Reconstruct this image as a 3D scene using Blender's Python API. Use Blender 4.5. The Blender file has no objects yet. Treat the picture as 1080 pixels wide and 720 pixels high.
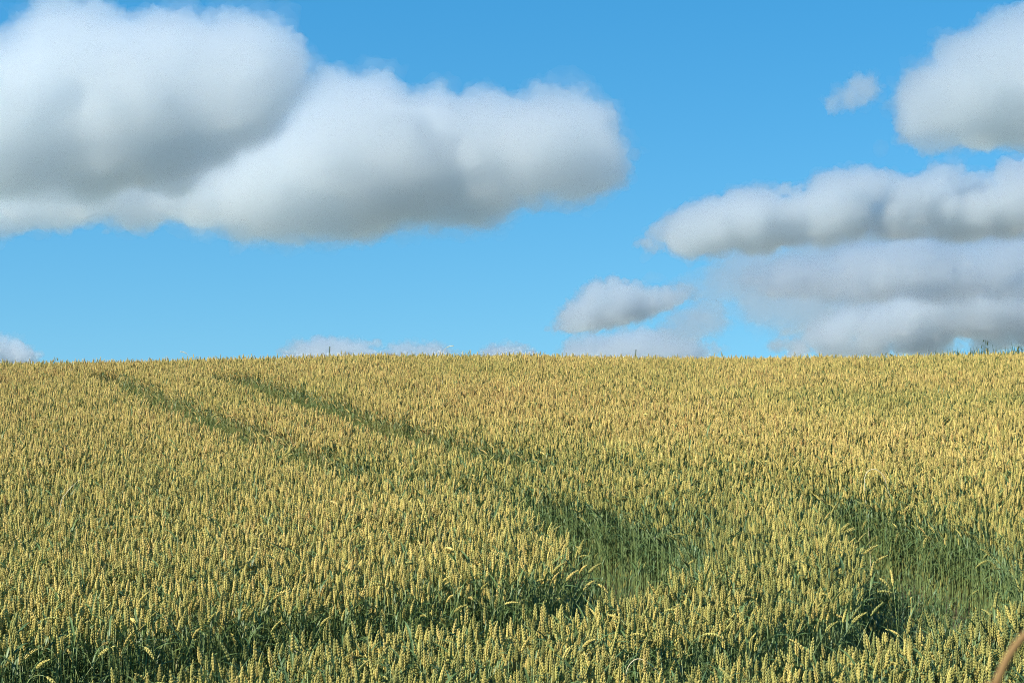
import bpy, bmesh, math, random
import numpy as np
from mathutils import Vector, Matrix, Euler, Quaternion

random.seed(7)
rng = np.random.default_rng(11)
sc = bpy.context.scene
col = sc.collection
R = math.radians

# ------------------------------------------------------------------ numbers
F = 1800.0 / 1080.0            # focal length in picture widths (60 mm on 36 mm)
PITCH = 0.0349                 # camera looks up 2 degrees
EYE = 2.42                     # eye above the ground at the field's near end
CANOPY = 0.80                  # mean height of the crop

SUN_EL = R(42)
SUN_DIR = Vector((-0.86, -0.51, 0)).normalized() * math.cos(SUN_EL) + Vector((0, 0, math.sin(SUN_EL)))

# ------------------------------------------------------------------ noise (vectorised gradient noise)
_perm = np.random.default_rng(3).permutation(256)
_perm = np.concatenate([_perm, _perm, _perm])
_g = np.random.default_rng(4).normal(size=(256, 3))
_g /= np.linalg.norm(_g, axis=1)[:, None]
def pnoise(p):
    p = np.asarray(p, float)
    i = np.floor(p).astype(int); f = p - i
    u = f * f * f * (f * (f * 6 - 15) + 10)
    i &= 255
    def grad(dx, dy, dz):
        h = _perm[_perm[_perm[i[:, 0] + dx] + i[:, 1] + dy] + i[:, 2] + dz] & 255
        return ((_g[h]) * (f - np.array([dx, dy, dz]))).sum(1)
    x0 = grad(0,0,0) * (1-u[:,0]) + grad(1,0,0) * u[:,0]
    x1 = grad(0,1,0) * (1-u[:,0]) + grad(1,1,0) * u[:,0]
    x2 = grad(0,0,1) * (1-u[:,0]) + grad(1,0,1) * u[:,0]
    x3 = grad(0,1,1) * (1-u[:,0]) + grad(1,1,1) * u[:,0]
    y0 = x0 * (1-u[:,1]) + x1 * u[:,1]; y1 = x2 * (1-u[:,1]) + x3 * u[:,1]
    return (y0 * (1-u[:,2]) + y1 * u[:,2]) * 1.6
def fbm(p, octaves=4, gain=0.5):
    s = np.zeros(len(p)); a = 1.0; q = np.array(p, float)
    for k in range(octaves):
        s += a * pnoise(q + 17.3 * k); a *= gain; q = q * 2.03
    return s

# ------------------------------------------------------------------ terrain
CX = [-30, -9.6, -7.3, -4.8, -2.5, 0, 1.0, 1.8, 4.6, 7.1, 9.6, 30]
CZ = [-.14, -.075, -.050, .02, .07, .07, .055, .03, .015, .05, .10, .16]
def ground_np(x, y):
    x = np.asarray(x, float); y = np.asarray(y, float)
    over = np.clip(y - 28, 0, 8)
    z = 0.0 + 0.0774 * np.clip(y, 0, 36) - 0.006 * over ** 2
    z = z - 0.0186 * np.clip(y - 36, 0, 400) - 0.004 * np.clip(y - 436, 0, None)
    k = np.clip((y - 15) / 15, 0, 1); k = k * k * (3 - 2 * k)
    z = z + k * np.interp(x, CX, CZ) * np.clip(1 - (y - 60) / 200, 0, 1)
    z = z + 0.85 * np.clip((3.6 - y) / 2.4, 0, 1) ** 1.5 * np.clip((y + 200) / 190, 0, 1)
    return z
def ground(x, y): return float(ground_np([x], [y])[0])

A_LEFT = [(-6.97,27.56),(-6.01,25.16),(-4.3,20.36),(-2.94,17.09),(-2.01,15.04),(-1.47,13.94),(-.82,13.32),(-.21,12.7),(.13,11.54),(.29,10.42),(.34,9.82),(.27,9.5),(.1,9.25),(-.2,9.02),(-.69,8.88),(-1.16,8.65),(-1.53,8.12),(-1.89,7.75),(-2.24,7.45),(-3.4,6.6),(-4.2,5.0)]
A_RIGHT = [(-6.45,27.8),(-5.5,25.4),(-3.72,20.65),(-2.38,17.42),(-1.46,15.42),(-.9,14.3),(-.2,13.55),(.42,12.85),(.75,12.28),(1.04,11.68),(1.2,11.02),(1.2,10.23),(1.08,9.6),(.9,9.2),(.5,8.85),(.28,8.4),(0,8.15),(-.4,7.95),(-.82,7.78),(-1.21,7.5),(-1.55,7.18),(-1.88,6.88),(-2.6,6.2),(-3.0,5.0)]
B_LEFT = [(-5.06,26.79),(-4.05,24.3),(-2.26,19.4),(-1.21,16.8),(-.33,14.96),(.16,14.18),(1.06,13.66),(1.77,13.3),(2.12,12.34),(2.11,11.02),(1.96,9.65),(1.78,8.9),(1.58,8.42),(1.35,8.16),(1.06,7.96),(.83,7.82),(.4,7.5)]
B_RIGHT = [(-4.33,27.0),(-3.28,24.6),(-1.52,19.7),(-.5,17.2),(.28,15.4),(.6,14.65),(1.35,14.2),(2.1,13.85),(2.72,12.7),(3.12,11.5),(3.06,10.1),(2.78,9.15),(2.36,8.44),(1.97,8.02),(1.7,7.82),(1.38,7.62),(1.07,7.42),(.78,7.3),(.4,7.4)]
POLY_A = np.array(A_LEFT + A_RIGHT[::-1]); POLY_B = np.array(B_LEFT + B_RIGHT[::-1])
def inside(poly, x, y):
    r = np.zeros(len(x), bool)
    n = len(poly)
    for i in range(n):
        x1, y1 = poly[i]; x2, y2 = poly[i - 1]
        c = ((y1 > y) != (y2 > y))
        with np.errstate(divide='ignore', invalid='ignore'):
            xi = (x2 - x1) * (y - y1) / (y2 - y1 + 1e-12) + x1
        r ^= c & (x < xi)
    return r

# ------------------------------------------------------------------ materials
def mat(name):
    m = bpy.data.materials.new(name); m.use_nodes = True
    nt = m.node_tree; nt.nodes.clear()
    return m, nt
def N(nt, t, **kw):
    n = nt.nodes.new(t)
    for k, v in kw.items(): setattr(n, k, v)
    return n
def ramp(nt, stops):
    r = N(nt, 'ShaderNodeValToRGB'); e = r.color_ramp.elements
    while len(e) > 1: e.remove(e[-1])
    e[0].position = stops[0][0]; e[0].color = (*stops[0][1], 1)
    for p, c in stops[1:]:
        q = e.new(p); q.color = (*c, 1)
    return r
def plant_material(name, stops, rough=0.55, transl=0.2, noise_scale=90, spec=0.25, var=0.35):
    """colour follows the plant's own ripeness ('ripe', 0 green .. 1 golden), with blotches."""
    m, nt = mat(name)
    at = N(nt, 'ShaderNodeAttribute', attribute_type='INSTANCER', attribute_name='ripe')
    at2 = N(nt, 'ShaderNodeAttribute', attribute_type='INSTANCER', attribute_name='tone')
    tc = N(nt, 'ShaderNodeTexCoord')
    no = N(nt, 'ShaderNodeTexNoise'); no.inputs['Scale'].default_value = noise_scale; no.inputs['Detail'].default_value = 3
    nt.links.new(tc.outputs['Object'], no.inputs['Vector'])
    a = N(nt, 'ShaderNodeMath', operation='MULTIPLY_ADD'); a.inputs[1].default_value = var; a.inputs[2].default_value = -var / 2
    nt.links.new(no.outputs['Fac'], a.inputs[0])
    b = N(nt, 'ShaderNodeMath', operation='ADD'); b.use_clamp = True
    nt.links.new(a.outputs[0], b.inputs[0]); nt.links.new(at.outputs['Fac'], b.inputs[1])
    r = ramp(nt, stops); nt.links.new(b.outputs[0], r.inputs[0])
    mx = N(nt, 'ShaderNodeMix', data_type='RGBA', blend_type='MULTIPLY'); mx.inputs[0].default_value = 1
    t = N(nt, 'ShaderNodeMath', operation='MULTIPLY_ADD'); t.inputs[1].default_value = 0.7; t.inputs[2].default_value = 0.65
    nt.links.new(at2.outputs['Fac'], t.inputs[0])
    nt.links.new(r.outputs[0], mx.inputs[6]); nt.links.new(t.outputs[0], mx.inputs[7])
    p = N(nt, 'ShaderNodeBsdfPrincipled'); p.inputs['Roughness'].default_value = rough
    p.inputs['Specular IOR Level'].default_value = spec
    nt.links.new(mx.outputs[2], p.inputs['Base Color'])
    out = N(nt, 'ShaderNodeOutputMaterial')
    if transl > 0:
        tr = N(nt, 'ShaderNodeBsdfTranslucent'); nt.links.new(mx.outputs[2], tr.inputs['Color'])
        ms = N(nt, 'ShaderNodeMixShader'); ms.inputs[0].default_value = transl
        nt.links.new(p.outputs[0], ms.inputs[1]); nt.links.new(tr.outputs[0], ms.inputs[2])
        nt.links.new(ms.outputs[0], out.inputs['Surface'])
    else:
        nt.links.new(p.outputs[0], out.inputs['Surface'])
    return m
M_EAR = plant_material('wheat_ear', [(0, (.155, .17, .05)), (.3, (.325, .295, .08)), (.6, (.475, .375, .11)), (.85, (.525, .39, .13)), (1, (.42, .27, .085))], transl=.10, var=.45)
M_STEM = plant_material('wheat_stem', [(0, (.16, .225, .09)), (.55, (.17, .215, .065)), (.85, (.23, .225, .07)), (1, (.36, .31, .12))], transl=0, noise_scale=14, rough=.4, spec=.4, var=.5)
M_LEAF = plant_material('wheat_leaf', [(0, (.075, .135, .055)), (.6, (.11, .165, .05)), (.85, (.22, .20, .06)), (1, (.40, .30, .13))], transl=.35, noise_scale=12, rough=.45, spec=.35, var=.6)
M_PALE = plant_material('bleached_straw', [(0, (.50, .46, .30)), (1, (.62, .54, .34))], transl=.15, noise_scale=30, var=.5)
M_BROWN = plant_material('dry_brown_stem', [(0, (.13, .075, .025)), (1, (.19, .115, .04))], transl=0, noise_scale=25, var=.6, rough=.7)
M_WEED = plant_material('green_grass', [(0, (.045, .075, .025)), (.6, (.10, .13, .045)), (1, (.30, .27, .12))], transl=.25, noise_scale=20, var=.5)

# ------------------------------------------------------------------ mesh helpers
class MB:
    def __init__(s): s.v = []; s.f = []; s.m = []
    def add(s, v, f, mi=0):
        o = len(s.v); s.v += [tuple(p) for p in v]; s.f += [tuple(i + o for i in q) for q in f]; s.m += [mi] * len(f)
    def tube(s, pts, rad, sides=5, mi=0):
        pts = [Vector(p) for p in pts]; n = len(pts); ring = []
        v = []; f = []
        for i, p in enumerate(pts):
            t = (pts[min(i + 1, n - 1)] - pts[max(i - 1, 0)]).normalized()
            a = t.cross(Vector((0.31, 0.95, 0.02))).normalized(); b = t.cross(a)
            r = rad[i] if hasattr(rad, '__len__') else rad
            for k in range(sides):
                w = 2 * math.pi * k / sides
                v.append(p + a * (r * math.cos(w)) + b * (r * math.sin(w)))
        for i in range(n - 1):
            for k in range(sides):
                k2 = (k + 1) % sides
                f.append((i*sides+k, i*sides+k2, (i+1)*sides+k2, (i+1)*sides+k))
        f.append(tuple(range(sides))[::-1]); f.append(tuple(range((n-1)*sides, n*sides)))
        s.add(v, f, mi)
    def blade(s, pts, width, side, mi=0, fold=0.25):
        """a grass blade: a ribbon with a mid-rib fold along pts, 'side' = sideways direction; 1 sheet, tapering."""
        n = len(pts); v = []; f = []
        for i, p in enumerate(pts):
            w = width[i]; p = Vector(p); d = Vector(side[i]) if isinstance(side, list) else Vector(side)
            t = (Vector(pts[min(i+1, n-1)]) - Vector(pts[max(i-1, 0)])).normalized()
            u = t.cross(d).normalized()
            v += [p - d * w + u * w * fold, p, p + d * w + u * w * fold]
        for i in range(n - 1):
            f += [(3*i, 3*i+1, 3*i+4, 3*i+3), (3*i+1, 3*i+2, 3*i+5, 3*i+4)]
        s.add(v, f, mi)
    def pod(s, c, axis, side, L, w, d, mi=0):
        """one plump pointed spikelet"""
        axis = axis.normalized(); side = (side - axis * side.dot(axis)).normalized(); o = axis.cross(side)
        v = [c - axis * L * .5]; f = []; K = 6
        prof = [(-.28, .8), (.05, 1.0), (.32, .62)]
        for h, r in prof:
            for k in range(K):
                w_ = 2 * math.pi * k / K
                v.append(c + axis * (L * h) + side * (w * r * math.cos(w_)) + o * (d * r * math.sin(w_)))
        v.append(c + axis * L * .58)
        for k in range(K):
            k2 = (k + 1) % K
            f.append((0, 1 + k2, 1 + k))
            for q in range(2): f.append((1+q*K+k, 1+q*K+k2, 1+(q+1)*K+k2, 1+(q+1)*K+k))
            f.append((1+2*K+k, 1+2*K+k2, len(v) - 1))
        s.add(v, f, mi)
    def mesh(s, name, mats, smooth=True):
        me = bpy.data.meshes.new(name); me.from_pydata(s.v, [], s.f); me.update()
        for m in mats: me.materials.append(m)
        me.polygons.foreach_set('material_index', s.m)
        if smooth: me.polygons.foreach_set('use_smooth', [True] * len(s.f))
        return me
def link(o, parent=None):
    col.objects.link(o)
    if parent: o.parent = parent
    return o
def tag(o, label=None, cat=None, group=None, kind=None):
    for k, v in (('label', label), ('category', cat), ('group', group), ('kind', kind)):
        if v: o[k] = v
    return o
def obj(name, me, parent=None): return link(bpy.data.objects.new(name, me), parent)
def empty(name, loc, rot=(0, 0, 0), scale=1.0):
    o = bpy.data.objects.new(name, None); o.empty_display_size = .02
    o.location = loc; o.rotation_euler = rot; o.scale = (scale,) * 3
    return link(o)

# ------------------------------------------------------------------ the wheat plant, in several forms
def curve_pts(h, lean, ear_bend, n_ear=9, r=random):
    """stem from the ground to the ear's foot, then the ear; lean = sideways drift of the stem top, ear_bend = angle at the ear's tip"""
    a = r.uniform(0, 2 * math.pi); dirn = Vector((math.cos(a), math.sin(a), 0))
    pts = []
    n = 8
    for i in range(n + 1):
        t = i / n
        pts.append(dirn * (lean * t ** 2.2) + Vector((0, 0, h * t * (1 - .5 * (lean / h) ** 2 * t))))
    t0 = (pts[-1] - pts[-2]).normalized()
    return pts, t0, dirn
def wheat_form(h=.72, lean=.03, bend=.15, ear_len=.09, leaves=3, seed=0, neck=0.0):
    r = random.Random(seed)
    pts, t0, dirn = curve_pts(h, lean, bend, r=r)
    # the neck may curl over before the ear
    p = pts[-1].copy(); t = t0.copy(); axis = Vector((-dirn.y, dirn.x, 0))
    if neck > 0:
        for i in range(8):
            t = Quaternion(axis, neck / 8) @ t; p = p + t * .016; pts.append(p.copy())
    stem = MB()
    k = len(pts)
    stem.tube(pts, [.0021 - .0009 * i / (k - 1) for i in range(k)], 5)
    # ear
    ear = MB(); nn = 11
    side0 = Quaternion(Vector((0, 0, 1)), r.uniform(0, math.pi)) @ Vector((1, 0, 0))
    c = p.copy(); rach = [c.copy()]
    for i in range(nn):
        f = i / (nn - 1)
        prof = (.72 + .5 * math.sin(math.pi * min(1, f * .9 + .12))) * (1 - .28 * f)
        t = Quaternion(axis, bend / nn) @ t
        step = ear_len / (nn + .8)
        c = c + t * step; rach.append(c.copy())
        side = (side0 - t * side0.dot(t)).normalized(); o = t.cross(side)
        sg = 1 if i % 2 == 0 else -1
        for q in (-1, 1):
            ax = (t + side * (sg * r.uniform(.2, .36)) + o * (q * r.uniform(.10, .2)))
            ear.pod(c + side * (sg * .0037 * prof) + o * (q * .0028 * prof) + t * .002, ax, side, .0165 * (0.75 + .25 * prof) * r.uniform(.92, 1.1), .0030 * prof, .0035 * prof)
        ear.pod(c + side * (sg * .0058 * prof) + t * .003, t + side * (sg * .40), side, .0150 * prof, .0026 * prof, .0033 * prof)
    ear.pod(c + t * .007, t, side, .014, .0032, .0032)
    ear.tube(rach, .0011, 4)
    # leaves
    lvs = []
    for j in range(leaves):
        lf = MB()
        hz = [.88, .68, .46, .2][j] * h * r.uniform(.9, 1.08)
        base = None
        for i in range(len(pts) - 1):
            if pts[i].z <= hz <= pts[i + 1].z:
                base = pts[i].lerp(pts[i + 1], (hz - pts[i].z) / (pts[i + 1].z - pts[i].z)); break
        if base is None: continue
        a = r.uniform(0, 2 * math.pi); d = Vector((math.cos(a), math.sin(a), 0)); s = Vector((-d.y, d.x, 0))
        L = r.uniform(.13, .22); e0 = r.uniform(.9, 1.35); droop = r.uniform(1.2, 3.2) if j else r.uniform(.4, 1.6)
        q = base.copy(); lp = [q.copy()]; sides = [s]
        ang = e0; tw = r.uniform(-.8, .8)
        for i in range(7):
            q = q + (d * math.cos(ang) + Vector((0, 0, 1)) * math.sin(ang)) * (L / 7)
            ang -= droop / 7; lp.append(q.copy())
            sides.append(Quaternion(d, tw * (i + 1) / 7) @ s)
        w0 = r.uniform(.0038, .0058)
        lf.blade(lp, [w0 * x for x in (.55, .9, 1, 1, .92, .75, .5, .06)], sides)
        lvs.append(lf)
    return ear, stem, lvs, c

FORMS = []   # (ear mesh, stem mesh, [leaf meshes], joined mesh, pose word)
def add_form(pose, **kw):
    i = len(FORMS)
    e, s, l, tip = wheat_form(seed=100 + i, **kw)
    j = MB()
    for part, mi in [(e, 0), (s, 1)] + [(x, 2) for x in l]:
        j.add(part.v, part.f, mi)
    jm = j.mesh('wheat_plant', [M_EAR, M_STEM, M_LEAF])
    FORMS.append((e.mesh('ear', [M_EAR]), s.mesh('stem', [M_STEM]), [x.mesh('leaf', [M_LEAF]) for x in l], jm, pose, tip))
for i in range(9):
    add_form('upright', h=.71 + .012 * (i % 3), lean=.012 + .005 * i, bend=.05 + .04 * (i % 4), ear_len=.061 + .004 * (i % 5), leaves=3)
for i in range(5):
    add_form('leaning', h=.71, lean=.09 + .035 * i, bend=.2 + .10 * i, ear_len=.08 + .005 * (i % 3), leaves=2 + (i % 2))
for i in range(3):
    add_form('nodding', h=.66, lean=.06 + .03 * i, bend=.5, ear_len=.085, leaves=2, neck=1.0 + .55 * i)
N_CROP = len(FORMS)

# ------------------------------------------------------------------ where the plants stand
Y0, Y1 = 5.3, 35.0
area_n = int(600 * (12.9 * 2) * (Y1 - Y0))
px = rng.uniform(-12.9, 12.9, area_n); py = rng.uniform(Y0, Y1, area_n)
keep = np.abs(px) < .345 * py + .9
dens = np.clip(1.12 - (py - 8) * .019, .62, 1.0)
keep &= rng.uniform(size=area_n) < dens
wob = np.stack([px * 2.2, py * 2.2, 0 * px], 1)
jx = px + .07 * pnoise(wob * 1.7); jy = py + .07 * pnoise(wob * 1.7 + 31)
gap = inside(POLY_A, jx, jy) | inside(POLY_B, jx, jy)
gap_keep = gap & (rng.uniform(size=area_n) < np.where(py < 9.6, .6, np.where(py < 14, .28, .12)))
crop = keep & ~gap
xs, ys = px[crop], py[crop]
n_main = len(xs)
gx, gy = px[keep & gap_keep], py[keep & gap_keep]

def scatter_attrs(x, y, thin=False):
    n = len(x)
    low = fbm(np.stack([x * .55, y * .55, 0 * x], 1), 3)
    sc_ = .985 + .055 * low + rng.normal(0, .055, n) - .05 * np.clip((8.6 - y) / 1.5, 0, 1)
    # ripeness: greener at the field's near edge and in drifts, golden up the slope
    big = fbm(np.stack([x * .33, y * .16, 5 + 0 * x], 1), 3)
    ripe = .27 + .40 * np.clip((y - 6.5) / 12, 0, 1) + .17 * big + rng.normal(0, .16, n)
    # a greener drift high on the far slope
    g = np.exp(-(((y - 21.8 + .15 * (x - 5)) / 1.5) ** 2)) * np.clip((x - 2.3) / 2.5, 0, 1)
    ripe -= .27 * g; sc_ -= .03 * g
    idx = np.where(rng.uniform(size=n) < .80, rng.integers(0, 9, n), np.where(rng.uniform(size=n) < .85, rng.integers(9, 14, n), rng.integers(14, N_CROP, n)))
    rot = np.stack([rng.normal(0, .04, n), rng.normal(0, .04, n), rng.uniform(0, 2 * np.pi, n)], 1)
    tone = np.clip(rng.normal(.5, .22, n), 0, 1)
    if thin:                                   # stunted plants in the wheel tracks
        sc_ = .26 + .36 * rng.uniform(0, 1, n) ** 2 + .16 * rng.uniform(0, 1, n) * ((x < -.3) & (y < 9.2)); ripe = rng.uniform(0, .22, n)
        rot[:, :2] *= 4
    return np.clip(sc_, .3, 1.3), np.clip(ripe, 0, 1), idx, rot, tone
S, RP, IX, RT, TN = scatter_attrs(xs, ys)
# plants that fringe a track are thinner-set, lean out and stay greener lower down
bank = np.zeros(n_main)
for P_ in (POLY_A, POLY_B):                       # the bank facing the low side of a track is shorter and greener
    for dx_, w_ in ((.14, 1.0), (.28, .7), (.44, .4)): bank = np.maximum(bank, w_ * inside(P_, xs - dx_, ys - .5 * dx_))
bank *= rng.uniform(.3, 1, n_main) * (ys < 16)
RP = np.clip(RP - .26 * bank, 0, 1); S = S * (1 - .13 * bank)
S2, RP2, IX2, RT2, TN2 = scatter_attrs(gx, gy, True)

# the nearest 300 plants in view: things of their own
def project(x, y, z):
    dx, dy, dz = x, y, z - EYE
    cy = dy * math.cos(PITCH) + dz * math.sin(PITCH); cz = -dy * math.sin(PITCH) + dz * math.cos(PITCH)
    return 540 + 1800 * dx / cy, 360 - 1800 * cz / cy
gz = ground_np(xs, ys)
tipz = np.array([f[5].z for f in FORMS])[IX] * S
su, sv = project(xs, ys, gz + tipz - .03)
cand = np.where((su > 4) & (su < 1076) & (sv < 714))[0]
cand = cand[np.argsort(ys[cand])][:300]
single = np.zeros(n_main, bool); single[cand] = True

# ------------------------------------------------------------------ the crop as one instanced mass
protos = []
for i, f in enumerate(FORMS):
    protos.append(bpy.data.objects.new('wheat_plant', f[3]))
def instanced(name, P, idx, rot, scale, ripe, tone, protos):
    me = bpy.data.meshes.new(name); me.from_pydata([tuple(p) for p in P], [], [])
    for nm, typ, data in (('idx', 'INT', idx), ('scl', 'FLOAT', scale), ('ripe', 'FLOAT', ripe), ('tone', 'FLOAT', tone)):
        a = me.attributes.new(nm, typ, 'POINT')
        a.data.foreach_set('value', np.asarray(data, np.int32 if typ == 'INT' else np.float32))
    a = me.attributes.new('rot', 'FLOAT_VECTOR', 'POINT'); a.data.foreach_set('vector', np.asarray(rot, np.float32).ravel())
    o = obj(name, me)
    ng = bpy.data.node_groups.new(name, 'GeometryNodeTree')
    ng.interface.new_socket('Geometry', in_out='INPUT', socket_type='NodeSocketGeometry')
    ng.interface.new_socket('Geometry', in_out='OUTPUT', socket_type='NodeSocketGeometry')
    gi = ng.nodes.new('NodeGroupInput'); go = ng.nodes.new('NodeGroupOutput')
    g2i = ng.nodes.new('GeometryNodeGeometryToInstance')
    for p in protos[::-1]:
        oi = ng.nodes.new('GeometryNodeObjectInfo'); oi.transform_space = 'ORIGINAL'; oi.inputs['Object'].default_value = p
        ng.links.new(oi.outputs['Geometry'], g2i.inputs[0])
    ip = ng.nodes.new('GeometryNodeInstanceOnPoints'); ip.inputs['Pick Instance'].default_value = True
    def attr(nm, t):
        n = ng.nodes.new('GeometryNodeInputNamedAttribute'); n.data_type = t; n.inputs['Name'].default_value = nm
        return n.outputs[0]
    e2r = ng.nodes.new('FunctionNodeEulerToRotation')
    ng.links.new(attr('rot', 'FLOAT_VECTOR'), e2r.inputs[0])
    ng.links.new(gi.outputs[0], ip.inputs['Points']); ng.links.new(g2i.outputs[0], ip.inputs['Instance'])
    ng.links.new(attr('idx', 'INT'), ip.inputs['Instance Index'])
    ng.links.new(e2r.outputs[0], ip.inputs['Rotation']); ng.links.new(attr('scl', 'FLOAT'), ip.inputs['Scale'])
    ng.links.new(ip.outputs[0], go.inputs[0])
    md = o.modifiers.new('scatter', 'NODES'); md.node_group = ng
    return o
mass = ~single
PX = np.concatenate([xs[mass], gx]); PY = np.concatenate([ys[mass], gy])
field = instanced('wheat_crop', np.stack([PX, PY, ground_np(PX, PY) - .01], 1), np.concatenate([IX[mass], IX2]),
                  np.concatenate([RT[mass], RT2]), np.concatenate([S[mass], S2]), np.concatenate([RP[mass], RP2]),
                  np.concatenate([TN[mass], TN2]), protos)
tag(field, 'mass of ripening wheat covering the whole slope up to the skyline', 'wheat', kind='stuff')

# low leafy growth on the floor of the tracks
def tuft_form(seed):
    r_ = random.Random(seed); b = MB()
    for k in range(12):
        a = r_.uniform(0, 6.28); d = Vector((math.cos(a), math.sin(a), 0)); s_ = Vector((-d.y, d.x, 0)); L = r_.uniform(.14, .34); sp = r_.uniform(.03, .16); o = Vector((r_.gauss(0, .02), r_.gauss(0, .02), 0))
        lp = [o + d * (sp * t_ ** 1.5) + Vector((0, 0, L * (t_ - .35 * t_ ** 3))) for t_ in (0, .3, .55, .75, .9, 1)]
        b.blade(lp, [.003, .0048, .0046, .0036, .002, .0003], s_)
    return bpy.data.objects.new('leaf_tuft', b.mesh('leaf_tuft', [M_LEAF]))
tp = [tuft_form(40 + i) for i in range(4)]
sel = gap & (rng.uniform(size=area_n) < np.where(py < 10.2, .34, np.where(py < 14, .12, .22))) & (np.abs(px) < .345 * py + .9)
ux, uy = px[sel] + rng.normal(0, .03, sel.sum()), py[sel] + rng.normal(0, .03, sel.sum()); n_ = len(ux)
under = instanced('undergrowth', np.stack([ux, uy, ground_np(ux, uy) - .01], 1), rng.integers(0, 4, n_), np.stack([rng.normal(0, .1, n_), rng.normal(0, .1, n_), rng.uniform(0, 6.28, n_)], 1),
                  rng.uniform(.6, 1.25, n_), np.clip(rng.normal(.25, .22, n_), 0, .9), np.clip(rng.normal(.5, .2, n_), 0, 1), tp)
tag(under, 'low green leaves growing on the floor of the wheel tracks', 'undergrowth', kind='stuff')

# ------------------------------------------------------------------ single plants
ZONES = [(180, 'in the corner farthest from the blurred brown stem'), (360, 'before the long shaded hollow'), (540, 'before the hollow\'s deep end'),
         (720, 'in the middle of the front edge'), (900, 'below the bent pale stalks'), (2000, 'near the blurred brown stem')]
GROUP = 'wheat stalks along the front edge of the field'
def plant(name, fi, loc, rot, scale, ripe, tone, label, cat='wheat stalk', group=None):
    f = FORMS[fi]
    root = empty(name, loc, rot, scale)
    tag(root, label, cat, group)
    for nm, me in [('ear', f[0]), ('stem', f[1])] + [('leaf', l) for l in f[2]]:
        p = obj(nm, me, root); p['ripe'] = float(ripe); p['tone'] = float(tone)
    return root
for i in cand:
    rp = RP[i]
    c = 'green' if rp < .22 else 'yellow-green' if rp < .38 else 'straw-yellow' if rp < .55 else 'golden tan'
    tall = 'short' if S[i] < .955 else 'tall' if S[i] > 1.04 else 'middling'
    shade = 'dull' if TN[i] < .33 else 'bright' if TN[i] > .67 else 'plain'
    zone = next(z for lim, z in ZONES if su[i] < lim)
    pose = FORMS[IX[i]][4]
    plant('wheat_stalk', int(IX[i]), (xs[i], ys[i], gz[i] - .01), RT[i], S[i], RP[i], TN[i],
          f'{tall} {pose} {shade} {c} ear {zone}', group=GROUP)


# ------------------------------------------------------------------ plants that stand out
def pal(o, ripe, tone): o['ripe'] = float(ripe); o['tone'] = float(tone); return o
def lone(name, loc, label, cat, group=None, rz=0.0): return tag(empty(name, loc, (0, 0, rz)), label, cat, group)
def smooth_path(pts, k=5):
    P = [Vector(p) for p in pts]; P = [P[0] * 2 - P[1]] + P + [P[-1] * 2 - P[-2]]; out = []
    for i in range(1, len(P) - 2):
        for j in range(k):
            t = j / k; a, b_, c, d = P[i-1:i+3]
            out.append(.5 * (2*b_ + (c-a)*t + (2*a-5*b_+4*c-d)*t*t + (3*b_-a-3*c+d)*t**3))
    return out + [P[-2]]
# the out-of-focus dry stem close to the camera
g0 = ground(.16, .8)
root = lone('dry_weed', (.16, .8, g0), 'thick brown dried stem, blurred by closeness, curving in at the bottom corner', 'grass stem')
pts = [(0, 0, 0), (.012, 0, .4), (.028, 0, .8), (.047, 0, 1.2), (.0585, 0, EYE - .150 - g0), (.0653, 0, EYE - .132 - g0), (.072, .001, EYE - .1186 - g0), (.080, .002, EYE - .109 - g0), (.092, .004, EYE - .100 - g0), (.115, .006, EYE - .092 - g0), (.16, .008, EYE - .098 - g0)]
b = MB(); b.tube(smooth_path(pts), np.interp(np.linspace(0, 1, 51), np.linspace(0, 1, 11), [.0026] * 4 + [.0021, .002, .0019, .0018, .0017, .0014, .0012]), 8); pal(obj('stem', b.mesh('stem', [M_BROWN]), root), .4, .6)
b = MB(); rr_ = random.Random(5)
for k in range(26):
    t = k / 25; c = Vector((.16 + .05 * t, .008, EYE - .098 - g0 - .035 * t * t))
    b.pod(c + Vector((0, rr_.uniform(-.003, .003), rr_.uniform(-.003, .003))), Vector((1, rr_.uniform(-.6, .6), -.6 * t + rr_.uniform(-.5, .5))), Vector((0, 1, 0)), .009, .0014, .0014)
pal(obj('seed_head', b.mesh('seed_head', [M_BROWN]), root), .7, .7)
b = MB(); b.blade([(.03, 0, .8), (.0, .03, .95), (-.06, .07, 1.0), (-.12, .1, .93), (-.15, .12, .8)], [.004, .005, .0045, .003, .0004], (0.4, .9, 0)); pal(obj('leaf', b.mesh('leaf', [M_BROWN]), root), .5, .5)

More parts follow.
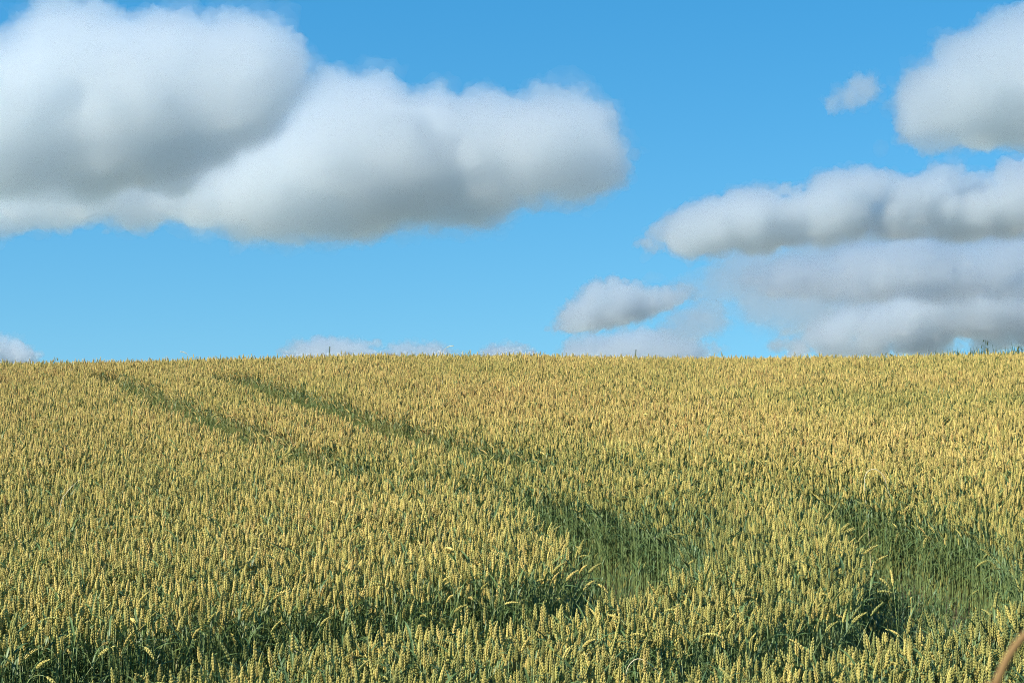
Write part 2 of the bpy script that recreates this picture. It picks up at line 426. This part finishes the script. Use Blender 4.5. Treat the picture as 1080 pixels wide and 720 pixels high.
def grass_stem(x, y, h, label, head='spike', ripe=.3, lean=(.03, 0), group=None, width=.0016, nod=0.0):
    root = lone('tall_weed', (x, y, ground(x, y) - .01), label, 'grass stem', group)
    n = 9; pts = [Vector((lean[0] * (i / n) ** 2, lean[1] * (i / n) ** 2, h * i / n)) for i in range(n + 1)]
    t = (pts[-1] - pts[-2]).normalized(); q = pts[-1].copy(); ax = Vector((0, 1, 0)) if lean[0] >= 0 else Vector((0, -1, 0))
    if nod:
        for i in range(6):
            t = Quaternion(ax, nod / 6) @ t; q = q + t * .02; pts.append(q.copy())
    m_ = M_PALE if ripe > 1 else M_WEED
    width *= 1.9
    b = MB(); b.tube(pts, [width * (1.3 - .6 * i / len(pts)) for i in range(len(pts))], 5); pal(obj('stem', b.mesh('stem', [m_]), root), ripe, .5)
    r_ = random.Random(int(x * 1000))
    if head == 'spike':
        b = MB(); c = q.copy()
        for i in range(14):
            t = Quaternion(ax, nod / 20) @ t; c = c + t * .0085
            for sg in (-1, 1): b.pod(c + Vector((sg * .003, r_.uniform(-.003, .003), 0)), t + Vector((sg * .4, r_.uniform(-.3, .3), 0)), Vector((1, 0, 0)), .020, .0062, .0062)
        pal(obj('ear', b.mesh('ear', [m_]), root), ripe, .5)
    elif head == 'oat':
        b = MB()
        for i in range(16):
            z_ = h * (.72 + .28 * i / 15); k = r_.choice((-1, 1)); L = .035 + .045 * (1 - i / 15)
            p0 = pts[-1] * (z_ / h); p0 = Vector((lean[0] * (z_ / h) ** 2, lean[1] * (z_ / h) ** 2, z_))
            p1 = p0 + Vector((k * L * r_.uniform(.4, 1), r_.uniform(-.03, .03), L * .6)); p2 = p1 + Vector((k * .012, 0, -.016))
            b.tube([p0, p0.lerp(p1, .5) + Vector((0, 0, .005)), p1, p2], .0022, 3)
            b.pod(p2 + Vector((k * .003, 0, -.010)), Vector((k * .3, 0, -1)), Vector((0, 1, 0)), .042, .012, .009)
        pal(obj('seed_head', b.mesh('seed_head', [m_]), root), ripe, .3)
    for k in range(2):
        b = MB(); z0 = h * (.35 + .25 * k); a = r_.uniform(0, 6.28); d = Vector((math.cos(a), math.sin(a), 0)); s = Vector((-d.y, d.x, 0))
        lp = [Vector((0, 0, z0)) + d * (.16 * t_) + Vector((0, 0, .14 * t_ - .2 * t_ * t_)) for t_ in (0, .25, .5, .75, 1)]
        b.blade(lp, [.006, .009, .008, .005, .0005], s); pal(obj('leaf', b.mesh('leaf', [m_]), root), ripe, .5)
    return root
C = CANOPY
grass_stem(-3.43, 32.0, C + .10, 'dark green upright ear poking above the skyline over a faint cloud', 'spike', .1, (.01, 0), width=.002)
grass_stem(-1.33, 31.8, C + .09, 'bleached white nodding ear standing highest over the mid skyline', 'spike', 1.2, (.05, 0), nod=.9, width=.002)
grass_stem(-1.20, 31.9, C + .02, 'lower bleached ear drooping under its taller white neighbour', 'spike', 1.2, (.06, 0), nod=1.7, width=.002)
grass_stem(-8.55, 31.6, C + .11, 'thin straw grass tilted over the low end of the skyline', 'oat', .8, (.10, 0), width=.0018)
grass_stem(-8.75, 31.7, C + .06, 'shorter straw grass next to the tilted thin one on the skyline', 'oat', .8, (.06, 0), width=.0018)
grass_stem(-5.95, 31.8, C + .05, 'small bleached bent ear on the skyline above the wheel tracks', 'spike', 1.2, (-.05, 0), nod=.8, width=.0018)
grass_stem(-2.55, 32.0, C + .12, 'wispy bare stem above the skyline by the faint low cloud', 'none', .2, (.07, 0), width=.0016)
grass_stem(-4.1, 32.0, C + .08, 'fine dark stem on the skyline beside the dark green ear', 'none', .2, (-.04, 0), width=.0016)
grass_stem(2.3, 32.0, C + .06, 'lone small dark ear on the skyline under the bright cloud lump', 'spike', .2, (.02, 0), width=.002)
grass_stem(8.88, 32.2, C + .30, 'tallest green grass on the skyline, with a drooping oat-like seed head', 'oat', .15, (.06, 0), width=.0026)
grass_stem(9.14, 32.2, C + .22, 'bare dark grass stem bent at the tip beside the oat-like one', 'none', .1, (-.07, 0), width=.0024)
for k, (x, h) in enumerate([(7.05, .09), (7.32, .13), (7.85, .08), (8.02, .12), (8.30, .10), (8.42, .15), (8.62, .10), (9.3, .15), (9.5, .17), (6.4, .05)]):
    grass_stem(x, 32.1 + .05 * (k % 3), C + h, 'thin dark green grass spike on the skyline, short of the oat-like stem\'s height', ('oat', 'none')[k % 2], .3, ((-1) ** k * (.04 + .03 * (k % 3)), 0), group='thin grass spikes along the skyline', width=.002)
def tuft(x, y, h, label, seed):
    r_ = random.Random(seed); root = lone('grass_tuft', (x, y, ground(x, y)), label, 'grass tuft', 'grass tufts along the skyline')
    b = MB()
    for k in range(34):
        a = r_.uniform(0, 6.28); d = Vector((math.cos(a), math.sin(a), 0)); s = Vector((-d.y, d.x, 0)); L = h * r_.uniform(.80, 1.04); o = Vector((r_.gauss(0, .10), r_.gauss(0, .10), 0)); sp = r_.uniform(.03, .16)
        lp = [o + d * (sp * t_ ** 2) + Vector((0, 0, L * (t_ - .06 * t_ ** 3))) for t_ in (0, .3, .55, .75, .9, 1)]
        b.blade(lp, [.007, .010, .009, .007, .004, .0005], s)
    pal(obj('blades', b.mesh('blades', [M_WEED]), root), .25, .5)
    return root
for k, (x, h, l) in enumerate([(8.22, .10, 'sparse low grass tuft at the near end of the skyline row'), (8.55, .08, 'low green grass tuft under the oat-like stem\'s open side'), (8.80, .12, 'green grass tuft at the foot of the oat-like stem'), (9.05, .10, 'green grass tuft at the foot of the bare bent stem'),
                               (9.28, .14, 'thick green grass tuft just past the bare bent stem'), (9.52, .16, 'tallest thick grass tuft, cut by the picture edge'), (9.8, .16, 'dense grass tuft at the very end of the skyline')]):
    tuft(x, 32.4, C + h + .13, l, k + 3)

# bent and bleached wheat in the crop
def bent(fi, x, y, s, ripe, tone, rz, tilt, label, group=None):
    return plant('bent_wheat_stalk', fi, (x, y, ground(x, y) - .01), (tilt, 0, rz), s, ripe, tone, label, 'wheat stalk', group)
BG = 'bent pale wheat stalks in the wheel track'
for fi, x, y, s, rp, rz, ti, l in [
    (14, 2.02, 9.9, .98, .42, .3, .05, 'pale stalk bent over at the track\'s shady edge, highest of its patch'),
    (15, 2.12, 9.35, .90, .40, 2.0, .12, 'bent pale-green stalk, second highest of its patch'),
    (16, 1.98, 8.95, .82, .45, 4.1, .2, 'bent stalk with its ear hanging straight down'),
    (15, 2.22, 8.85, .78, .38, 5.2, .1, 'small bent stalk in the middle of the patch'),
    (14, 1.86, 8.55, .80, .5, 1.2, .3, 'straw-pale stalk lying low across its patch'),
    (16, 2.08, 8.45, .80, .44, 3.3, .25, 'lowest bent stalk, just behind the front strip of wheat'),
    (15, 2.35, 9.25, .80, .36, .9, .15, 'bent greenish stalk nearest the sunlit wall of stems'),
    (9, 2.08, 9.2, 1.02, .55, 0, .02, 'single upright stalk left standing among the bent ones')]:
    bent(fi, x, y, s, rp, .85, rz, ti, l, BG)
def straw(pts, x, y, label, w=.0026, leaf=True):
    pts = smooth_path(pts)
    root = lone('dry_straw', (x, y, ground(x, y)), label, 'straw')
    b = MB(); b.tube(pts, w, 5); pal(obj('stem', b.mesh('stem', [M_PALE]), root), .6, .6)
    if leaf:
        p0 = Vector(pts[-1]); d = (Vector(pts[-1]) - Vector(pts[-2])).normalized()
        b = MB(); b.blade([p0 - d * .05, p0, p0 + d * .06 - Vector((0, 0, .01)), p0 + d * .12 - Vector((0, 0, .05))], [.002, .006, .005, .0005], d.cross(Vector((0, 0, 1))).normalized()); pal(obj('leaf', b.mesh('leaf', [M_PALE]), root), .6, .7)
    return root
straw([(0, 0, 0), (-.02, 0, .4), (-.05, 0, .76), (-.03, 0, .86), (.03, 0, .885), (.09, 0, .84), (.12, 0, .76)], 2.75, 13.1, 'bleached dead stalk arching above the ripe wheat', .0026)
straw([(0, 0, 0), (-.03, 0, .45), (-.05, .0, .66), (-.01, 0, .735), (.05, 0, .72), (.10, 0, .665)], .54, 7.4, 'dead arching stalk in the front strip of wheat', .0018)
straw([(-.02, 0, 0), (0, 0, .5), (.02, 0, .82), (.06, 0, .90), (.10, 0, .95)], -3.08, 11.6, 'bleached slanting leaf tip sticking out of the even crop', .0024)
straw([(.16, 0, .02), (.10, .0, .32), (.0, 0, .52), (-.10, 0, .62), (-.13, 0, .645)], -.93, 8.1, 'straight broken straw slanting across the long shaded hollow', .0017, False)

# ------------------------------------------------------------------ ground
gxs = np.concatenate([-np.geomspace(6000, 16, 26), np.linspace(-14, 14, 57), np.geomspace(16, 6000, 26)])
gys = np.concatenate([-np.geomspace(3000, 8, 16), np.linspace(-6, 46, 131), np.geomspace(50, 9000, 34)])
GX, GY = np.meshgrid(gxs, gys)
GZ = ground_np(GX.ravel(), GY.ravel())
near = np.exp(-(GX.ravel() / 40) ** 2 - ((GY.ravel() - 15) / 40) ** 2)
GZ += .03 * near * fbm(np.stack([GX.ravel() * 1.3, GY.ravel() * 1.3, 0 * GX.ravel()], 1), 3)
W_ = len(gxs); H_ = len(gys)
me = bpy.data.meshes.new('ground')
me.from_pydata(np.stack([GX.ravel(), GY.ravel(), GZ], 1).tolist(), [], [(j*W_+i, j*W_+i+1, (j+1)*W_+i+1, (j+1)*W_+i) for j in range(H_-1) for i in range(W_-1)])
me.polygons.foreach_set('use_smooth', [True] * len(me.polygons))
m, nt = mat('soil')
tc = N(nt, 'ShaderNodeTexCoord'); n1 = N(nt, 'ShaderNodeTexNoise'); n1.inputs['Scale'].default_value = 9; n1.inputs['Detail'].default_value = 8
nt.links.new(tc.outputs['Object'], n1.inputs['Vector'])
rr = ramp(nt, [(.3, (.035, .03, .015)), (.55, (.075, .058, .03)), (.75, (.13, .105, .05))]); nt.links.new(n1.outputs['Fac'], rr.inputs[0])
bp = N(nt, 'ShaderNodeBump'); bp.inputs['Strength'].default_value = .7; bp.inputs['Distance'].default_value = .04; nt.links.new(n1.outputs['Fac'], bp.inputs['Height'])
p = N(nt, 'ShaderNodeBsdfPrincipled'); p.inputs['Roughness'].default_value = .95
ln = N(nt, 'ShaderNodeVectorMath', operation='LENGTH'); nt.links.new(tc.outputs['Object'], ln.inputs[0])
mr = N(nt, 'ShaderNodeMapRange'); mr.inputs['From Min'].default_value = 45; mr.inputs['From Max'].default_value = 60; nt.links.new(ln.outputs['Value'], mr.inputs['Value'])
n2 = N(nt, 'ShaderNodeTexNoise'); n2.inputs['Scale'].default_value = .004; nt.links.new(tc.outputs['Object'], n2.inputs['Vector'])
r2 = ramp(nt, [(.4, (.05, .062, .03)), (.6, (.10, .095, .05))]); nt.links.new(n2.outputs['Fac'], r2.inputs[0])
mxg = N(nt, 'ShaderNodeMix', data_type='RGBA'); nt.links.new(mr.outputs[0], mxg.inputs[0]); nt.links.new(rr.outputs[0], mxg.inputs[6]); nt.links.new(r2.outputs[0], mxg.inputs[7])
nt.links.new(mxg.outputs[2], p.inputs['Base Color']); nt.links.new(bp.outputs[0], p.inputs['Normal'])
o_ = N(nt, 'ShaderNodeOutputMaterial'); nt.links.new(p.outputs[0], o_.inputs[0])
me.materials.append(m)
tag(obj('ground', me), kind='structure')

# ------------------------------------------------------------------ clouds: closed bodies of real droplet volume, kilometres away
def cloud_material(name, density, colr, g=.78):
    m, nt = mat(name)
    v = N(nt, 'ShaderNodeVolumePrincipled')
    v.inputs['Color'].default_value = (*colr, 1); v.inputs['Density'].default_value = density; v.inputs['Anisotropy'].default_value = g
    o = N(nt, 'ShaderNodeOutputMaterial'); nt.links.new(v.outputs[0], o.inputs['Volume'])
    try: m.cycles.homogeneous_volume = True
    except Exception: pass
    return m
_ico = {}
def ico(sub):
    if sub not in _ico:
        b = bmesh.new(); bmesh.ops.create_icosphere(b, subdivisions=sub, radius=1)
        _ico[sub] = (np.array([v.co[:] for v in b.verts]), np.array([[v.index for v in f.verts] for f in b.faces])); b.free()
    return _ico[sub]
def remesh(me, voxel):
    ob = bpy.data.objects.new(me.name, me); col.objects.link(ob)
    md = ob.modifiers.new('r', 'REMESH'); md.mode = 'VOXEL'; md.voxel_size = voxel; md.use_smooth_shade = True
    out = bpy.data.meshes.new_from_object(ob.evaluated_get(bpy.context.evaluated_depsgraph_get()))
    bpy.data.objects.remove(ob); bpy.data.meshes.remove(me)
    return out
def union(balls, voxel, name):
    V, Fc = ico(2); vs_ = []; fs_ = []; o = 0
    for c, r in balls:
        vs_.append(V * np.asarray(r) + c); fs_.append(Fc + o); o += len(V)
    vs_ = np.concatenate(vs_); fs_ = np.concatenate(fs_)
    me = bpy.data.meshes.new(name); me.from_pydata(vs_.tolist(), [], fs_.tolist())
    return remesh(me, voxel)
def dist_poly(poly, x, y):
    d = np.full(len(x), 1e9)
    for i in range(len(poly)):
        a = poly[i - 1]; b = poly[i]; e = b - a
        t = np.clip(((x - a[0]) * e[0] + (y - a[1]) * e[1]) / (e @ e + 1e-9), 0, 1)
        d = np.minimum(d, np.hypot(x - a[0] - t * e[0], y - a[1] - t * e[1]))
    return d
def cloud(label, outline, dist, rmax, dens, seed, n=260, wisp=1.0, depth=1.0, tint=(.908, .931, .944), shells=((1.18, .16), (1.05, .72), (.90, .32), (.70, .10))):
    """outline: the cloud's silhouette, in degrees-like picture units; built at its own distance as a heap of billows, 'depth' x rmax deep."""
    r_ = np.random.default_rng(seed)
    k = dist / 1800.0                                     # metres per unit at that distance
    poly = np.array(outline, float)
    seg = []
    for i in range(len(poly)):                            # a lumpy rim: every stretch of outline swells and dips
        a_, b_ = poly[i - 1], poly[i]; m_ = max(1, int(np.hypot(*(b_ - a_)) / (rmax * .25)))
        seg += [a_ + (b_ - a_) * (t_ / m_) for t_ in range(m_)]
    poly = np.array(seg); tg = np.roll(poly, -1, 0) - np.roll(poly, 1, 0); tg /= np.linalg.norm(tg, axis=1)[:, None] + 1e-9
    sgn = 1 if ((poly[:, 0] * np.roll(poly[:, 1], -1) - np.roll(poly[:, 0], -1) * poly[:, 1]).sum() > 0) else -1
    nz = fbm(np.concatenate([poly / (rmax * .8), np.full((len(poly), 1), seed * 3.7)], 1), 3)
    poly = poly + np.stack([tg[:, 1], -tg[:, 0]], 1) * (nz * rmax * .20)[:, None]
    lo = poly.min(0); hi = poly.max(0)
    x = r_.uniform(lo[0], hi[0], n * 12); y = r_.uniform(lo[1], hi[1], n * 12)
    ins = inside(poly, x, y); x = x[ins][:n * 3]; y = y[ins][:n * 3]
    d = dist_poly(poly, x, y)
    big = np.argsort(-d)                                  # big billows fill the body, small ones crowd along the rim
    order = np.concatenate([r_.permutation(len(x))])[:n]
    x, y, d = x[order], y[order], d[order]
    rad = np.clip(np.minimum(d * 1.0, rmax), rmax * .11, rmax)
    rad *= np.where(d > rmax, r_.uniform(.55, 1.0, len(d)), r_.choice([.5, .7, .95, 1.1, 1.2], len(d)))
    rad *= 1.08
    zz = r_.uniform(-1, 1, len(x)) * np.clip(np.minimum(d, rmax * 1.6) , rmax * .12, None) * depth
    cx = (x - 540) * k; cz = (360 - y) * k
    P = np.stack([cx, zz * k, cz], 1)
    cen = np.array([cx.mean(), 0, cz.mean()])
    mats = []; V = []; Fa = []; LT = []; MI = []; off = 0
    for si, (scale, dm) in enumerate(shells):
        balls = [(p, rr * k * scale) for p, rr in zip(P, rad) if scale > .95 or rr > rmax * (.18 if scale > .8 else .34)]
        if scale > 1.0:                                   # knobs crowding the rim, mostly along the top
            rl = np.random.default_rng(seed + 50)
            L_ = int(np.hypot(*(poly - np.roll(poly, 1, 0)).T).sum() / (rmax * .16))
            for w_ in rl.integers(0, len(poly), L_):
                out = np.array([tg[w_, 1], -tg[w_, 0]]) * sgn
                up = -out[1]
                if rl.uniform() > .55 + .45 * up: continue
                rr_k = rmax * rl.choice([.10, .14, .2, .28, .36], p=[.25, .3, .25, .13, .07]); pp = poly[w_] - out * rr_k * rl.uniform(-.1, .9)
                balls.append((np.array([(pp[0] - 540) * k, rl.normal(0, .35) * rmax * k, (360 - pp[1]) * k]), np.array([1.25, 1.1, .9]) * rr_k * k * (.75 if si == 1 else 1.15)))
        if si == 0:                                       # thin shreds drifting off the rim, drawn out sideways
            rim = np.where(d < rmax * .45)[0]
            for w_ in r_.choice(rim, size=min(len(rim), n)):
                o_ = r_.normal(0, rmax * .26 * k, 3); s_ = rmax * k * r_.uniform(.06, .17)
                balls.append((P[w_] + o_ * np.array([1.4, 1, .8]), np.array([r_.uniform(1.2, 2.6), 1.2, r_.uniform(.6, 1.0)]) * s_))
        ext = (hi - lo).max() * k
        vox = max(ext / 330, rmax * k / 26) * (1.15, .62, 1.3, 1.6)[si]; u = union(balls, vox, 'cloud')
        n_v = len(u.vertices)
        co_ = np.empty(n_v * 3); u.vertices.foreach_get('co', co_); co_ = co_.reshape(-1, 3)
        no_ = np.empty(n_v * 3); u.vertices.foreach_get('normal', no_); no_ = no_.reshape(-1, 3)
        R_ = rmax * k
        q = co_ * np.array([.8, 1, 1.15]) / R_ + seed * 7.1 + si * 3.3
        warp = np.stack([fbm(q * 1.1 + 40, 2), fbm(q * 1.1 + 80, 2), fbm(q * 1.1 + 120, 2)], 1)
        am = {0: 1.5, 1: 1.1}.get(si, .85)
        disp = am * (.20 * fbm(q * 1.3 + warp * .3, 3) + .05 * (np.abs(fbm(q * 2.6, 4)) * 1.2 - .35) + .10 * fbm(q * 3.4, 3) + .075 * fbm(q * 6, 3) * (1 + .8 * pnoise(q * 1.2 + 9)) + (.04 * pnoise(q * 16) if si == 1 else 0))
        co_ = co_ + no_ * (disp * R_ * wisp)[:, None] + warp * np.array([.22, .2, .10]) * (R_ * wisp * am)
        u.vertices.foreach_set('co', co_.ravel()); u.update(); u = remesh(u, vox)   # heals folds left by the swelling
        co_ = np.empty(len(u.vertices) * 3); u.vertices.foreach_get('co', co_); co_ = co_.reshape(-1, 3); n_v = len(co_)
        fl = np.empty(len(u.loops), int); u.loops.foreach_get('vertex_index', fl)
        ls = np.empty(len(u.polygons), int); u.polygons.foreach_get('loop_total', ls)
        Fa.append(fl + off); LT.append(ls); MI += [si] * len(ls); V.append(co_); off += n_v
        bpy.data.meshes.remove(u)
        mats.append(cloud_material('cloud_vapour', dens * dm / (rmax * k), tint))
    V = np.concatenate(V)
    me = bpy.data.meshes.new('cloud'); Fa = np.concatenate(Fa).astype(np.int32); LT = np.concatenate(LT).astype(np.int32)
    me.vertices.add(len(V)); me.vertices.foreach_set('co', (V - cen).astype(np.float32).ravel())
    me.loops.add(len(Fa)); me.loops.foreach_set('vertex_index', Fa)
    me.polygons.add(len(LT)); me.polygons.foreach_set('loop_start', np.concatenate([[0], np.cumsum(LT)[:-1]]).astype(np.int32))
    me.update(calc_edges=True)
    for m_ in mats: me.materials.append(m_)
    me.polygons.foreach_set('material_index', MI); me.polygons.foreach_set('use_smooth', [True] * len(LT))
    o = obj('cloud', me)
    # stand it in the world: along the viewing slope at its own distance
    M = Matrix.Rotation(PITCH, 4, 'X')
    o.location = M @ Vector((cen[0], dist, cen[2])) + Vector((0, 0, EYE)); o.rotation_euler = (PITCH, 0, 0)
    tag(o, label, 'cloud')
    return o
C1 = [(-90,70),(-40,50),(0,62),(16,25),(40,4),(70,-8),(105,6),(130,22),(160,12),(185,16),(200,28),(240,16),(275,24),(305,34),(322,52),(330,80),(322,108),(300,132),(262,152),(210,176),(150,190),(60,198),(-20,205),(-90,200)]
C1B = [(-100,190),(0,160),(120,170),(220,165),(280,130),(320,100),(345,78),(372,86),(410,84),(440,98),(475,98),(505,106),(535,104),(560,94),(590,92),(612,86),(622,104),(640,118),(652,138),(668,160),(652,174),(664,190),(632,200),(610,214),(585,218),(540,226),(470,236),(400,246),(320,252),(270,254),(235,238),(150,240),(85,238),(50,228),(20,240),(-60,246),(-110,235)]
C2 = [(946,110),(955,92),(978,72),(1000,48),(1022,28),(1045,18),(1075,14),(1110,12),(1150,40),(1170,100),(1140,140),(1090,148),(1040,154),(990,158),(958,150),(948,132)]
C3 = [(866,118),(880,100),(900,84),(922,80),(928,96),(918,106),(895,114)]
C4 = [(668,258),(690,244),(712,228),(740,212),(762,206),(785,196),(808,194),(832,200),(862,190),(900,180),(935,182),(962,192),(980,180),(1005,176),(1030,182),(1070,170),(1130,165),(1170,200),(1160,245),(1080,252),(1000,254),(930,250),(860,256),(800,262),(740,266),(690,268)]
C5 = [(764,296),(790,280),(825,272),(860,274),(890,262),(925,252),(960,246),(1000,258),(1040,252),(1080,246),(1160,250),(1170,306),(1080,314),(1030,312),(980,320),(930,316),(890,322),(850,312),(815,316),(790,304)]
C6 = [(808,370),(822,356),(842,344),(862,340),(880,328),(905,318),(928,322),(945,308),(975,298),(1005,302),(1030,292),(1050,288),(1110,292),(1170,304),(1170,350),(1080,364),(1000,372),(920,376),(850,378)]
C7 = [(578,346),(594,330),(608,312),(625,298),(645,294),(668,300),(690,306),(715,300),(735,304),(730,318),(700,328),(672,338),(640,346),(605,350)]
C8 = [(590,368),(620,352),(655,352),(690,346),(720,350),(742,360),(760,372),(740,392),(600,392)]
C9 = [(292,374),(312,362),(340,358),(362,360),(385,358),(410,364),(440,360),(462,366),(490,374),(470,392),(300,392)]
C10 = [(-60,356),(-20,352),(6,358),(24,368),(44,374),(30,392),(-60,392)]
C11 = [(500,374),(520,362),(548,362),(570,372),(560,392),(505,392)]
cloud('big grey cloud whose billowing top passes out of the picture above the field', C1, 5600, 52, 1.9, 1, depth=.7)
cloud('long grey cloud stretching out under and beyond the big billowing one', C1B, 6600, 40, 1.75, 2, n=420, depth=1.1)
cloud('rounded cloud cut by the picture edge, high above the grass tufts', C2, 6000, 34, 1.65, 3)
cloud('small lone diamond-shaped puff beside the high rounded cloud', C3, 6000, 15, .55, 4, n=70, wisp=1.5, shells=((1.2, .25), (1.06, .9), (.85, .6)))
cloud('long bank of cloud with a knobbly white top rising in steps', C4, 8000, 23, 2.1, 5, n=340)
cloud('flat shaded band of cloud just beneath the knobbly bank', C5, 9500, 20, 1.25, 6, n=300, wisp=1.3)
cloud('low broad cloud over the grassy end of the skyline', C6, 11000, 19, 1.9, 7, n=280, wisp=1.2)
cloud('small pale cloud with a bright lump at one end and a thin tail', C7, 10000, 13, 1.15, 8, n=150, wisp=1.4, shells=((1.2, .25), (1.06, .9), (.85, .6)))
cloud('faint low cloud touching the skyline below the bright lump', C8, 14000, 16, 1.1, 9, n=140, wisp=1.3, shells=((1.2, .25), (1.06, .9), (.85, .6)))
cloud('faint low cloud peeping over the skyline above the wheel tracks', C9, 14000, 13, 1.0, 10, n=150, wisp=1.4, shells=((1.2, .25), (1.06, .9), (.85, .6)))
cloud('faint low cloud at the end of the skyline under the big grey clouds', C10, 14000, 14, 1.0, 12, n=80, wisp=1.3, shells=((1.2, .25), (1.06, .9), (.85, .6)))
cloud('smallest faint low cloud on the skyline, between two wider faint ones', C11, 14000, 10, .8, 13, n=60, wisp=1.4, shells=((1.2, .25), (1.06, .9), (.85, .6)))

C12 = [(716,300),(760,270),(820,246),(900,238),(1000,232),(1100,226),(1170,240),(1170,340),(1100,350),(1000,340),(920,336),(850,352),(800,346),(770,320),(735,318)]
cloud('thin bluish veil of cloud filling the space between the stacked banks', C12, 12500, 34, .8, 14, n=200, wisp=1.3, shells=((1.2, .3), (1.0, .8)))
C13 = [(690,352),(712,330),(738,318),(766,322),(772,340),(748,356),(716,362)]
cloud('faint grey wisp beside the thin tail of the small pale cloud', C13, 12000, 14, .6, 15, n=60, wisp=1.6, shells=((1.25, .2), (1.0, .8)))

# ------------------------------------------------------------------ camera, light, sky
cam = bpy.data.cameras.new('camera'); cam.sensor_width = 36; cam.lens = 60; cam.clip_end = 60000; cam.clip_start = .05
cam.dof.use_dof = True; cam.dof.focus_distance = 12; cam.dof.aperture_fstop = 18
co = bpy.data.objects.new('camera', cam); col.objects.link(co)
co.location = (0, 0, EYE); co.rotation_euler = (math.pi / 2 + PITCH, 0, 0)
sc.camera = co

sl = bpy.data.lights.new('sun', 'SUN'); sl.energy = 5.0; sl.angle = R(.53); sl.color = (1, .93, .80)
so = bpy.data.objects.new('sun', sl); col.objects.link(so)
so.rotation_euler = SUN_DIR.to_track_quat('Z', 'Y').to_euler()

w = bpy.data.worlds.new('World'); sc.world = w; w.use_nodes = True
nt = w.node_tree; nt.nodes.clear()
sky = N(nt, 'ShaderNodeTexSky', sky_type='NISHITA'); sky.sun_disc = False
sky.sun_elevation = SUN_EL; sky.sun_rotation = math.atan2(SUN_DIR.x, SUN_DIR.y)
sky.altitude = 0; sky.air_density = 1.8; sky.dust_density = 0; sky.ozone_density = 9.0
tc = N(nt, 'ShaderNodeTexCoord'); va = N(nt, 'ShaderNodeVectorMath', operation='ADD'); va.inputs[1].default_value = (0, 0, .18)
vn = N(nt, 'ShaderNodeVectorMath', operation='NORMALIZE'); hs = N(nt, 'ShaderNodeHueSaturation'); hs.inputs['Saturation'].default_value = 1.28; hs.inputs['Hue'].default_value = .493; hs.inputs['Value'].default_value = 1.25
nt.links.new(tc.outputs['Generated'], va.inputs[0]); nt.links.new(va.outputs[0], vn.inputs[0]); nt.links.new(vn.outputs[0], sky.inputs[0]); nt.links.new(sky.outputs[0], hs.inputs['Color'])
bg = N(nt, 'ShaderNodeBackground'); bg.inputs['Strength'].default_value = .06
ow = N(nt, 'ShaderNodeOutputWorld')
nt.links.new(hs.outputs[0], bg.inputs[0]); nt.links.new(bg.outputs[0], ow.inputs[0])

vs = sc.view_settings; vs.view_transform = 'Standard'; vs.look = 'None'; vs.exposure = 1.15; vs.gamma = 1; vs.use_curve_mapping = False
cy = sc.cycles; cy.filter_width = 1.0; cy.pixel_filter_type = 'BLACKMAN_HARRIS'
cy.use_denoising = True; cy.denoiser = 'OPENIMAGEDENOISE'; cy.denoising_input_passes = 'RGB_ALBEDO_NORMAL'; cy.denoising_prefilter = 'NONE'
cy.transparent_max_bounces = 96; cy.max_bounces = 14; cy.diffuse_bounces = 2; cy.glossy_bounces = 2; cy.transmission_bounces = 4; cy.volume_bounces = 14
cy.use_adaptive_sampling = False
print('plants', n_main, len(gx), 'singles', len(cand))
